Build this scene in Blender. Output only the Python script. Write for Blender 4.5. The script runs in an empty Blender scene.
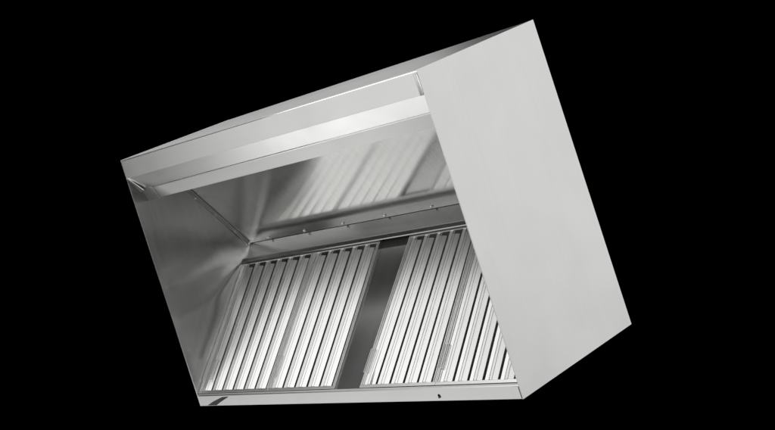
import bpy, bmesh, math, random
from mathutils import Vector, Matrix
random.seed(4)
SC = bpy.context.scene
COL = SC.collection

# ------------------------------------------------------------------ dimensions (metres)
W, H, D = 1.880, 0.6995, 1.200          # length (x), depth of the hood behind its opening (y), height as it stands (z)
# corners of the real (slightly racked) sheet metal body: offsets from the ideal box
OFF = {(0,0,1):(.0248,0,-.0054), (1,0,1):(.0035,0,-.0082), (1,0,0):(-.005,0,-.0014), (0,0,0):(-.0216,0,-.0043),
       (1,1,1):(-.001,0,.0137), (1,1,0):(.0026,0,.0009), (0,1,1):(-.0041,0,.0003), (0,1,0):(-.002,0,0)}
def warp(p):
    u, v, w = p[0]/W, p[1]/H, p[2]/D
    u = min(max(u,0),1); v = min(max(v,0),1); w = min(max(w,0),1)
    o = [0,0,0]
    for (a,b,c), d in OFF.items():
        k = (u if a else 1-u)*(v if b else 1-v)*(w if c else 1-w)
        for i in range(3): o[i] += k*d[i]
    return Vector((p[0]+o[0], p[1]+o[1], p[2]+o[2]))

# ------------------------------------------------------------------ materials
def steel(name, base=.60, rough=.28, brush=(1,1,60), brush_amt=.08, dent=.0, dent_scale=1.6, smudge=.06, bump=.02, aniso=0.0, dscale=(1,1,1)):
    m = bpy.data.materials.new(name); m.use_nodes = True
    nt = m.node_tree; N = nt.nodes; L = nt.links
    b = N['Principled BSDF']
    b.inputs['Metallic'].default_value = 1
    tc = N.new('ShaderNodeTexCoord')
    mp = N.new('ShaderNodeMapping'); mp.inputs['Scale'].default_value = brush; L.new(tc.outputs['Object'], mp.inputs['Vector'])
    n1 = N.new('ShaderNodeTexNoise'); n1.inputs['Scale'].default_value = 6; n1.inputs['Detail'].default_value = 6; n1.inputs['Roughness'].default_value = .7
    L.new(mp.outputs[0], n1.inputs['Vector'])
    n2 = N.new('ShaderNodeTexNoise'); n2.inputs['Scale'].default_value = 4.5; n2.inputs['Detail'].default_value = 5; n2.inputs['Distortion'].default_value = .6
    L.new(tc.outputs['Object'], n2.inputs['Vector'])
    # colour: a touch of grain
    mr = N.new('ShaderNodeMapRange'); mr.inputs['From Min'].default_value = .3; mr.inputs['From Max'].default_value = .7
    mr.inputs['To Min'].default_value = base*(1-brush_amt); mr.inputs['To Max'].default_value = base*(1+brush_amt*.6)
    L.new(n1.outputs['Fac'], mr.inputs['Value'])
    cb = N.new('ShaderNodeCombineColor')
    for i, k in enumerate((1.0, 1.0, .985)):
        mu = N.new('ShaderNodeMath'); mu.operation = 'MULTIPLY'; mu.inputs[1].default_value = k
        L.new(mr.outputs[0], mu.inputs[0]); L.new(mu.outputs[0], cb.inputs[i])
    L.new(cb.outputs[0], b.inputs['Base Color'])
    # roughness: grain + handling smudges
    r1 = N.new('ShaderNodeMath'); r1.operation = 'MULTIPLY_ADD'; r1.inputs[1].default_value = .06; r1.inputs[2].default_value = rough-.05
    L.new(n1.outputs['Fac'], r1.inputs[0])
    r2 = N.new('ShaderNodeMath'); r2.operation = 'MULTIPLY_ADD'; r2.inputs[1].default_value = smudge*2
    L.new(n2.outputs['Fac'], r2.inputs[0]); L.new(r1.outputs[0], r2.inputs[2])
    r3 = N.new('ShaderNodeMath'); r3.operation = 'SUBTRACT'; r3.inputs[1].default_value = smudge; L.new(r2.outputs[0], r3.inputs[0])
    L.new(r3.outputs[0], b.inputs['Roughness'])
    b1 = N.new('ShaderNodeBump'); b1.inputs['Strength'].default_value = bump; b1.inputs['Distance'].default_value = .002
    L.new(n1.outputs['Fac'], b1.inputs['Height'])
    last = b1
    if dent > 0:
        mp3 = N.new('ShaderNodeMapping'); mp3.inputs['Scale'].default_value = dscale; L.new(tc.outputs['Object'], mp3.inputs['Vector'])
        n3 = N.new('ShaderNodeTexNoise'); n3.inputs['Scale'].default_value = dent_scale; n3.inputs['Detail'].default_value = 1.5
        L.new(mp3.outputs[0], n3.inputs['Vector'])
        b2 = N.new('ShaderNodeBump'); b2.inputs['Strength'].default_value = 1; b2.inputs['Distance'].default_value = dent
        L.new(n3.outputs['Fac'], b2.inputs['Height']); L.new(b1.outputs[0], b2.inputs['Normal'])
        last = b2
    L.new(last.outputs[0], b.inputs['Normal'])
    return m

M_OUT   = steel('outer_brushed_steel', .62, .37, (12,12,.15), .03, .006, 1.2, .06, .012)
M_TOP   = steel('top_brushed_steel', .58, .36, (.02,1,1), .05, 0, 1, .03, .012)
M_SIDE  = steel('side_brushed_steel', .80, .28, (7,7,.12), .06, 0, 1.2, .02, .0008, dscale=(1,.6,1.8))
M_CEIL  = steel('ceiling_brushed_steel', .84, .145, (9,.3,.3), .08, 0, 1.2, .04, .008)
M_GUT   = steel('gutter_polished_steel', .66, .35, (.1,4,4), .04, .0005, 2.0, .05, .001)
M_LIP   = steel('lip_steel', .66, .32, (.1,4,4), .04, .001, 2.0, .04, .006)
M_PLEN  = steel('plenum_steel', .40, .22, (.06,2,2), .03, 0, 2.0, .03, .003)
M_FILL  = steel('filler_steel', .52, .22, (9,.3,.3), .06, 0, 2.0, .03, .004)
M_FILT  = steel('filter_steel', .80, .38, (20,.4,.4), .06, 0, 6.0, .06, .010)
M_FRAME = steel('filter_frame_steel', .80, .36, (10,.4,.4), .06, 0, 6.0, .05, .010)
M_BOLT  = steel('bright_fastener', .95, .45, (1,1,1), .02, 0, 1, .0, .0)
M_BACK  = steel('back_steel', .45, .45, (1,1,1), .05, 0, 1, .03, .01)
M_DARK  = steel('hole_and_shade_dark', .10, .6, (1,1,1), .0, 0, 1, .0, .0)  # near-black for drain parts, painted shade and the lip's imitated reflection

# ------------------------------------------------------------------ mesh helpers
class MB:
    def __init__(s): s.v = []; s.f = []
    def quad(s, *p):
        i = len(s.v); s.v += [tuple(q) for q in p]; s.f.append(tuple(range(i, i+len(p))))
    def hexa(s, a, b):
        """a: four corners, b: the four opposite corners"""
        i = len(s.v); s.v += [tuple(q) for q in a] + [tuple(q) for q in b]
        s.f += [(i,i+3,i+2,i+1),(i+4,i+5,i+6,i+7)] + [(i+k, i+(k+1)%4, i+4+(k+1)%4, i+4+k) for k in range(4)]
    def box(s, x0,x1,y0,y1,z0,z1):
        s.hexa([(x0,y0,z0),(x1,y0,z0),(x1,y1,z0),(x0,y1,z0)], [(x0,y0,z1),(x1,y0,z1),(x1,y1,z1),(x0,y1,z1)])
    def sheet(s, prof, x0, x1, t, f=lambda x,a,b:(x,a,b), nx=1):
        """a bent sheet of thickness t: open profile (a,b) swept along x"""
        n = len(prof); off = []
        for i in range(n):
            ns = []
            if i > 0: ns.append((prof[i][0]-prof[i-1][0], prof[i][1]-prof[i-1][1]))
            if i < n-1: ns.append((prof[i+1][0]-prof[i][0], prof[i+1][1]-prof[i][1]))
            nn = []
            for d in ns:
                l = math.hypot(*d) or 1; nn.append((-d[1]/l, d[0]/l))
            if len(nn) == 2:
                sx, sy = nn[0][0]+nn[1][0], nn[0][1]+nn[1][1]; l = math.hypot(sx, sy) or 1; sx/=l; sy/=l
                k = 1/max(.4, sx*nn[0][0]+sy*nn[0][1])
            else: sx, sy = nn[0]; k = 1
            off.append((prof[i][0]+sx*t*k, prof[i][1]+sy*t*k))
        ring = list(prof) + off[::-1]; m = len(ring); base = len(s.v)
        for j in range(nx+1):
            x = x0 + (x1-x0)*j/nx
            s.v += [f(x, a, b) for a, b in ring]
        for j in range(nx):
            for k in range(m):
                a = base+j*m+k; b = base+j*m+(k+1)%m
                s.f.append((a, b, b+m, a+m))
        for k in range(n-1):
            s.f.append((base+k, base+m-1-k, base+m-2-k, base+k+1))
            q = base+nx*m
            s.f.append((q+k, q+k+1, q+m-2-k, q+m-1-k))
    def build(s, name, mat, parent=None, bevel=0.0, seg=2, label=None, smooth=False, do_warp=True):
        pts = [warp(p) if do_warp else Vector(p) for p in s.v]
        lo = Vector([min(p[i] for p in pts) for i in range(3)]); hi = Vector([max(p[i] for p in pts) for i in range(3)])
        c = (lo+hi)/2
        me = bpy.data.meshes.new(name)
        me.from_pydata([p-c for p in pts], [], s.f)
        bm = bmesh.new(); bm.from_mesh(me)
        bmesh.ops.recalc_face_normals(bm, faces=bm.faces[:])
        if bevel > 0:
            ed = [e for e in bm.edges if len(e.link_faces) == 2 and e.calc_face_angle(0) > .3]
            bmesh.ops.bevel(bm, geom=ed, offset=bevel, segments=seg, affect='EDGES', profile=.5, clamp_overlap=True)
        bm.to_mesh(me); bm.free()
        if smooth:
            for p in me.polygons: p.use_smooth = True
            me.set_sharp_from_angle(angle=math.radians(50))
        me.materials.append(mat)
        o = bpy.data.objects.new(name, me); COL.objects.link(o)
        o['wc'] = tuple(c)
        if parent is not None:
            o.parent = parent
            pw = Vector(parent['wc'])
            o.location = c - pw
        else: o.location = c
        if label: o['label'] = label
        return o

# ------------------------------------------------------------------ the hood
hood = bpy.data.objects.new('exhaust_hood', None); COL.objects.link(hood)
hood.empty_display_size = .2
hood.location = (W/2, H/2, 0); hood['wc'] = (W/2, H/2, 0.0)
hood['label'] = 'stainless steel kitchen exhaust hood with open front and four baffle filters'
hood['category'] = 'exhaust hood'

T = .004
# end panels (outer sheet with a narrow return flange round the opening)
def waved_panel(x_in, x_out, disp_in, disp_out, ny=70, nz=110):
    """sheet metal end panel whose faces carry the slight buckling of thin sheet"""
    m = MB()
    for x, dfun in ((x_in, disp_in), (x_out, disp_out)):
        for j in range(nz+1):
            for i in range(ny+1):
                y = H*i/ny; z = D*j/nz
                e = min(1, min(y, H-y)/.03)*min(1, min(z, D-z)/.03)
                m.v.append((x+dfun(y, z)*e, y, z))
    n = (ny+1)*(nz+1)
    for b in (0, n):
        for j in range(nz):
            for i in range(ny):
                k = b+j*(ny+1)+i; m.f.append((k, k+1, k+ny+2, k+ny+1))
    rim = [i for i in range(ny+1)]+[j*(ny+1)+ny for j in range(1, nz+1)]+[nz*(ny+1)+i for i in range(ny-1, -1, -1)]+[j*(ny+1) for j in range(nz-1, 0, -1)]
    for a, b in zip(rim, rim[1:]+rim[:1]): m.f.append((a, b, b+n, a+n))
    return m
def G(t): return math.exp(-t*t)
def buckle_left(y, z):
    zr = .425+.115*(max(y,0)/.5)**2; zq = .60+.05*(y/.5)**3; zs = .33+.20*(y/.5)
    return .0050*G((z-zr)/.034)*min(1, .3+y*1.6) - .0036*G((z-zq)/.045) + .0030*G((z-zs)/.05)*min(1,y*4) + .0040*G((y-.22)/.16)*G((z-.86)/.13) - .0015*G((z-.15)/.09)
def buckle_right(y, z):
    zr = 1.075+.055*min(1, y/.30)
    return .0012*G((z-zr)/.018)*G((y-.05)/.13) + .0016*G((y-.35)/.2)*G((z-.7)/.28) - .0010*G((y-.15)/.12)*G((z-.35)/.2)
flat = lambda y, z: 0.0
right = waved_panel(W-T, W, flat, buckle_right).build('end_panel', M_OUT, hood, smooth=True, label='smooth pale outer end panel')
left = waved_panel(T, 0, buckle_left, flat).build('end_panel', M_SIDE, hood, smooth=True, label='darker end panel seen from inside')
# top and bottom and back
m = MB(); m.box(T+.0003, W-T-.0003, .0015, H-T-.0003, D-T, D-.0005)
top = m.build('top_panel', M_TOP, hood, bevel=.0003)
m = MB(); m.box(T+.0003, W-T-.0003, .006, H-T-.0003, .0005, T)
m.build('bottom_panel', M_BACK, hood, bevel=.001)
m = MB(); m.box(T+.0003, W-T-.0003, H-T, H-.0004, .001, D-.001)
m.build('back_panel', M_BACK, hood, bevel=.001)

# front gutter: hemmed face, splayed face, inner return
yz = lambda x, a, b: (x, a, b)
m = MB()
m.sheet([(.0016,1.1945),(.0004,1.1925),(.0012,1.112),(.055,1.043)], T+.001, W-T-.001, .0022, yz)
gut = m.build('front_gutter', M_GUT, hood, bevel=.0006)
m = MB()
m.sheet([(.0565,1.0405),(.0595,1.036),(.086,.983),(.092,.984),(.094,.995)], .098, W-T-.001, .002, yz)
m.build('gutter_return', M_GUT, gut, bevel=.0006)
m = MB()
m.sheet([(.055,1.042),(.083,.979),(.089,.980)], T+.001, .0955, .002, yz)
m.build('gutter_end_cap', M_LIP, gut, bevel=.0006)
m = MB()   # folded tab closing the gutter against the left end panel
m.hexa([(T+.0005,-.003,1.112),(T+.010,-.003,1.112),(T+.036,.046,1.036),(T+.0005,.052,1.030)],
       [(T+.0005,.002,1.114),(T+.010,.002,1.114),(T+.036,.050,1.038),(T+.0005,.056,1.032)])
m.build('corner_tab', M_LIP, gut, bevel=.0008)
m = MB()   # double rolled bead at the right top corner
for cx, r in ((W-.0185,.0040),(W-.0095,.0045)):
    K = 12; base = len(m.v)
    for z, k in ((1.110,.5),(1.116,1),(1.150,1),(1.184,1),(1.189,.5)):
        sl = .004*(1.19-z)/.08*6*0
        for j in range(K):
            an = 2*math.pi*j/K; m.v.append((cx+sl+r*k*math.cos(an), .0005+r*k*math.sin(an), z))
    for q_ in range(4):
        for j in range(K): m.f.append((base+q_*K+j, base+q_*K+(j+1)%K, base+(q_+1)*K+(j+1)%K, base+(q_+1)*K+j))
    m.f.append(tuple(base+j for j in range(K))); m.f.append(tuple(base+4*K+j for j in range(K)))
m.build('corner_bead', M_BOLT, gut, smooth=True)

# sloping ceiling and the short plenum face
m = MB(); m.sheet([(.160,1.190),(.5696,.6018)], T+.0005, W-T-.0005, .002, yz, nx=1)
ceil = m.build('ceiling_panel', M_CEIL, hood)
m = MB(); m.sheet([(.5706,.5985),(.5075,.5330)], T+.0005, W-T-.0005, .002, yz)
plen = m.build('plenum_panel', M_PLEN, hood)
# rail that holds the filters' top edges
fa = Vector((0,.0102,.0507)); fb = Vector((0,.5000,.5227)); fd = (fb-fa); FL = fd.length; fd.normalize(); fn = Vector((0,-fd.z,fd.y))
def fp(x, s, w):       # filter plane coordinates: x, distance up the slope, height above the plane
    p = fa + fd*s + fn*w
    return (x, p.y, p.z)
m = MB(); m.sheet([(FL+.012,.004),(FL+.014,.017),(FL+.0105,.0205),(FL-.006,.019),(FL-.0085,.0155)], T+.0006, W-T-.0006, -.0018, fp)
m.build('filter_rail', M_PLEN, plen, bevel=.0005)

# seam angle between left wall and ceiling / plenum
def seam(a, b, wid, name, parent):
    ay, az = a; by, bz = b; d = Vector((by-ay, bz-az)).normalized(); n = Vector((-d.y, d.x))
    if n.y > 0 and n.x > 0: n = -n
    m = MB()
    def P(x, t, w): return (x, ay+d.x*t+n.x*w, az+d.y*t+n.y*w)
    l = math.hypot(by-ay, bz-az)
    m.hexa([P(T+.0004,0,.0005),P(T+.0004,l,.0005),P(T+.0004,l,wid),P(T+.0004,0,wid)], [P(T+.0030,0,.0005),P(T+.0030,l,.0005),P(T+.0030,l,wid),P(T+.0030,0,wid)])
    m.hexa([P(T+.0032,0,.0035),P(T+.0032,l,.0035),P(T+.0032,l,.0012),P(T+.0032,0,.0012)], [P(T+.014,0,.0035),P(T+.014,l,.0035),P(T+.014,l,.0012),P(T+.014,0,.0012)])
    return m.build(name, M_LIP, parent, bevel=.0006)
seam((.180,1.160),(.5660,.6060),-.015 if False else .013,'seam_angle', ceil)

def dome(name, c, n, r, h, parent, mat=M_BOLT):
    n = Vector(n).normalized(); q = n.to_track_quat('Z','Y'); m = MB(); R, K = 14, 5
    rows = []
    for k in range(K):
        a = k/K*math.pi/2; rows.append([(r*math.cos(a)*math.cos(2*math.pi*j/R), r*math.cos(a)*math.sin(2*math.pi*j/R), h*math.sin(a)) for j in range(R)])
    vs = [p for row in rows for p in row] + [(0,0,h)]
    base = Vector(c); m.v = [tuple(base + q @ Vector(p)) for p in vs]
    for k in range(K-1):
        for j in range(R): m.f.append((k*R+j, k*R+(j+1)%R, (k+1)*R+(j+1)%R, (k+1)*R+j))
    for j in range(R): m.f.append(((K-1)*R+j, (K-1)*R+(j+1)%R, K*R))
    m.f.append(tuple(range(R-1,-1,-1)))
    return m.build(name, mat, parent, smooth=True)
cn = (0, -.8206, -.5714)
for x in (.165,.43,.692,.955,1.228,1.50,1.75):
    dome('screw', (x, .5610, .6118), cn, .0070, .0060, ceil)
for y, z in ((.346,.908),(.428,.797),(.511,.686)):
    dome('screw', (T+.0030, y-.0045, z-.0020), (1,-.3,-.2), .0050, .0045, ceil)
dome('screw', (T+.012, .560, .6020), (.5,-.8,-.2), .0060, .006, plen)
dome('screw', (T+.002, .549, .5560), (1,-.3,0), .0055, .005, plen)
seam2 = MB(); seam2.hexa([(T+.0004,.5660,.5985),(T+.0004,.5560,.6010),(T+.0004,.4965,.5340),(T+.0004,.5065,.5330)],[(T+.0030,.5660,.5985),(T+.0030,.5560,.6010),(T+.0030,.4965,.5340),(T+.0030,.5065,.5330)])
seam2.build('seam_angle', M_LIP, plen, bevel=.0005)

# ------------------------------------------------------------------ bottom lip with a cut wedge imitating a dark reflection, and drain hole
LZ = .0475
lip = MB()
reflection_wedge = [(.056,.0022),(.125,.0022),(.165,.018),(.238,.0430),(.186,.0415),(.112,.022)]  # wedge cut-out put in to imitate a dark reflection
bm = bmesh.new()
def poly_plate(outer, holes, y0, y1, mb):
    """flat plate in the xz plane with holes, filled by triangulation, with thickness"""
    b = bmesh.new(); loops = []
    for lp in [outer]+holes:
        vs = [b.verts.new((x,y0,z)) for x,z in lp]; loops.append(vs)
        for i in range(len(vs)): b.edges.new((vs[i], vs[(i+1)%len(vs)]))
    r = bmesh.ops.triangle_fill(b, edges=b.edges[:], use_beauty=True)
    fs = [g for g in r['geom'] if isinstance(g, bmesh.types.BMFace)]
    ex = bmesh.ops.extrude_face_region(b, geom=fs)
    for v in [g for g in ex['geom'] if isinstance(g, bmesh.types.BMVert)]: v.co.y = y1
    b.verts.index_update(); base = len(mb.v)
    mb.v += [tuple(v.co) for v in b.verts]; mb.f += [tuple(base+v.index for v in f.verts) for f in b.faces]
    b.free()
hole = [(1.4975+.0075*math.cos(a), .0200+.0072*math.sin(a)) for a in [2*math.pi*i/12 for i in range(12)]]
poly_plate([(T+.0004,.0006),(W-T-.0004,.0006),(W-T-.0004,LZ),(T+.0004,LZ)], [reflection_wedge, hole], .0002, .0024, lip)
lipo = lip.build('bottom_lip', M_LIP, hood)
m = MB(); m.sheet([(.0004,LZ+.0003),(.0040,LZ+.0040),(.0048,LZ+.0100)], T+.0004, W-T-.0004, -.0016, yz)
m.build('lip_hem', M_LIP, lipo, bevel=.0004)
m = MB(); m.box(W-.034, W-T-.001, -.0022, -.0001, .002, LZ-.001)
m.build('lip_end_tab', M_LIP, lipo, bevel=.0006)
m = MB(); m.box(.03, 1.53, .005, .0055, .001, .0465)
m.build('lip_dark_backing', M_DARK, lipo)  # dark plate added behind the lip to blacken wedge and hole
m = MB()  # small spout under the drain hole
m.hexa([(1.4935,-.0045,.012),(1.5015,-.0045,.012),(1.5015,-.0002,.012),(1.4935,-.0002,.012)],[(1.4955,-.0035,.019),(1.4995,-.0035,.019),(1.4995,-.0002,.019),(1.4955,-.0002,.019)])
m.build('drain_spout', M_DARK, lipo, bevel=.0006)

# ------------------------------------------------------------------ filler panel between the filter pairs
m = MB(); m.sheet([(-.002,.003),(FL*.935,.001)], .920, 1.140, -.002, fp)
fill = m.build('filler_panel', M_FILL, hood)
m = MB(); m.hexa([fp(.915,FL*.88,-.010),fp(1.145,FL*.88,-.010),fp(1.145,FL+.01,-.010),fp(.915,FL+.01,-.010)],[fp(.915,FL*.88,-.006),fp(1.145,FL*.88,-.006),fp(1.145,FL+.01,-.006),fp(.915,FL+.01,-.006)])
m.build('rail_shade_plate', M_DARK, fill)  # near-black plate imitating the shadow under the filter rail

# ------------------------------------------------------------------ baffle filters
def filter_unit(x0, x1, n, x0t, x1t, handles):
    """x0..x1 at the bottom, x0t..x1t at the top (they sit a little askew in the rail)"""
    S0, S1 = .004, FL-.004
    def q(x, s, w):                      # x given in 0..1 across the filter
        k = s/FL; a = x0+(x0t-x0)*k; b = x1+(x1t-x1)*k
        return fp(a+(b-a)*x, s, w)
    wd = x1-x0; fs = .018/wd; ft = .013
    fr = MB()
    WF = .010                             # front of frame above the slope plane
    fr.hexa([q(0,S0,-.040),q(1,S0,-.040),q(1,S0+ft,-.040),q(0,S0+ft,-.040)], [q(0,S0,WF),q(1,S0,WF),q(1,S0+ft,WF),q(0,S0+ft,WF)])
    fr.hexa([q(0,S1-ft,-.040),q(1,S1-ft,-.040),q(1,S1,-.040),q(0,S1,-.040)], [q(0,S1-ft,WF),q(1,S1-ft,WF),q(1,S1,WF),q(0,S1,WF)])
    for a, b in ((0,fs),(1-fs*.8,1)):
        c0, c1 = S0+ft+.0002, S1-ft-.0002
        fr.hexa([q(a,c0,-.040),q(b,c0,-.040),q(b,c1,-.040),q(a,c1,-.040)], [q(a,c0,WF-.0004),q(b,c0,WF-.0004),q(b,c1,WF-.0004),q(a,c1,WF-.0004)])
        # rolled bead along the side rail
        e = a+(b-a)*.30; g = a+(b-a)*.55
        fr.hexa([q(e,c0,WF-.0004),q(g,c0,WF-.0004),q(g,c1,WF-.0004),q(e,c1,WF-.0004)], [q(e,c0,WF+.0030),q(g,c0,WF+.0030),q(g,c1,WF+.0030),q(e,c1,WF+.0030)])
    f = fr.build('baffle_filter', M_FRAME, hood, bevel=.0009)
    inner0, inner1 = fs, 1-fs*.8
    pitch = (inner1-inner0)/n
    c0, c1 = S0+ft+.0004, S1-ft-.0004
    for i in range(n):
        u = inner0+pitch*i; P = pitch
        # one pressed baffle: flush strip, groove, bead, groove, wide lower strip, folded lip
        sh = ((.00,.0066),(.205,.0044),(.213,-.0020),(.245,-.0020),(.253,.0054),(.372,.0026),(.380,-.0030),(.408,-.0030),(.416,.0036),(.695,-.0028),(.704,-.010),(.685,-.014))
        jit = random.uniform(-.006,.006)
        prof = [(u+P*(a+.015)+jit*0, w+jit*.1) for a, w in sh]
        m = MB()
        def g(s, a, w): return q(a, s, w)
        # flush part reaches the frame, lower part stops short and shows its cut end
        m.sheet(prof[:3], c0, c1, -.0010*1, lambda s,a,w: q(a,s,w)) if False else None
        mm = MB()
        n_ = len(prof)
        for j in range(n_-1):
            (a0,w0),(a1,w1) = prof[j],prof[j+1]
            e = c1 if j < 3 else c1-.012
            b_ = c0 if j < 3 else c0+.003
            mm.hexa([q(a0,b_,w0-.0014),q(a1,b_,w1-.0014),q(a1,e,w1-.0014),q(a0,e,w0-.0014)],[q(a0,b_,w0),q(a1,b_,w1),q(a1,e,w1),q(a0,e,w0)])
        mm.build('baffle', M_FILT, f)
        # pointed tab at the foot of the baffle
    for hx in handles:
        m = MB(); r0, r1 = .070, .165; hw = .0065/wd
        for a, b, s0, s1 in ((hx-hw*1.6, hx-hw*1.2, r0, r1), (hx+hw*1.2, hx+hw*1.6, r0, r1), (hx-hw*1.6, hx+hw*1.6, r0-.0025, r0-.0003), (hx-hw*1.6, hx+hw*1.6, r1+.0003, r1+.0025)):
            m.hexa([q(a,s0,WF+.0032),q(b,s0,WF+.0032),q(b,s1,WF+.0032),q(a,s1,WF+.0032)],[q(a,s0,WF+.0062),q(b,s0,WF+.0062),q(b,s1,WF+.0062),q(a,s1,WF+.0062)])
        m.build('handle', M_FRAME, f, bevel=.0005)
    return f
filter_unit(.0055, .5110, 6, .0055, .5330, (.022,.13))
filter_unit(.5125, .9350, 5, .5345, .9560, (.024,))
filter_unit(1.083, 1.4845, 5, 1.130, 1.5050, (.024,))
filter_unit(1.486, 1.8745, 5, 1.5065, 1.8745, (.024,))

# ------------------------------------------------------------------ world, lamps
w = bpy.data.worlds.new('World'); SC.world = w; w.use_nodes = True
w.node_tree.nodes['Background'].inputs[0].default_value = (0,0,0,1)
w.node_tree.nodes['Background'].inputs[1].default_value = 0

def softbox(name, loc, target, sx, sy, radiance):  # added unseen area lights, placed for the reflections they give the panels
    l = bpy.data.lights.new(name, 'AREA'); l.shape = 'ELLIPSE' if 'back_right' in name else 'RECTANGLE'; l.size = sx; l.size_y = sy; l.energy = radiance*math.pi*sx*sy
    o = bpy.data.objects.new(name, l); COL.objects.link(o); o.location = loc
    o.rotation_euler = (Vector(target)-Vector(loc)).to_track_quat('-Z','Y').to_euler()
    return o
softbox('softbox_back_right', (6.2, 5.0, 1.0), (W,.35,.6), 8.5, 8.5, .86)
softbox('softbox_front_left', (-1.9,-4.4,1.4), (.9,.2,.8), 4.4, 3.4, 1.2)
softbox('softbox_front_left_low', (-3.0,-4.0,-2.4), (.9,.2,.1), 5.6, 3.2, .95)
softbox('floor_bounce_low', (-2.3,-.3,-3.0), (1.0,.1,1.0), 2.2, 2.3, 2.4)  # added unseen light standing in for bounce off a white floor
softbox('softbox_overhead', (-.4,-2.2,4.2), (.9,.2,.5), 4.5, 3.4, 1.5)
softbox('softbox_front_right', (5.4,-5.6,3.2), (.3,.3,.5), 5.0, 4.0, 1.6)
softbox('softbox_right', (8.2,-2.0,.9), (0,.3,.6), 2.6, 4.0, 4.0)  # added unseen light that brightens the left inner wall
softbox('softbox_back_left', (-5.0, 4.6, 4.2), (.6,.35,1.2), 5.0, 2.4, 1.5)
softbox('softbox_far_left', (-6.6, 1.6, 3.2), (.2,.35,1.2), 1.6, 1.6, 16.0)  # added unseen light to whiten the left end of the top

# ------------------------------------------------------------------ camera
R = ((.60922274,.72359995,-.32442376),(-.14591624,-.29983447,-.94276601),(-.77945886,.62169318,-.07708099))
cam = bpy.data.cameras.new('camera'); co = bpy.data.objects.new('camera', cam); COL.objects.link(co)
X, Y, Z = Vector(R[0]), -Vector(R[1]), -Vector(R[2])
mat = Matrix((X,Y,Z)).transposed().to_4x4(); mat.translation = Vector((4.68946832,-3.15372394,1.32025548)); co.matrix_world = mat
cam.sensor_width = 36; cam.lens = 1234.498/775*36
cam.shift_x = (387.5-234.586)/775; cam.shift_y = (192.761-215)/775
cam.clip_start = .1; cam.clip_end = 100
SC.camera = co

SC.view_settings.view_transform = 'Standard'; SC.view_settings.look = 'None'; SC.view_settings.gamma = 1
SC.view_settings.exposure = 0
SC.render.engine = 'CYCLES'
SC.cycles.max_bounces = 14; SC.cycles.glossy_bounces = 12; SC.cycles.diffuse_bounces = 4
SC.cycles.use_denoising = True; SC.cycles.sample_clamp_indirect = 8
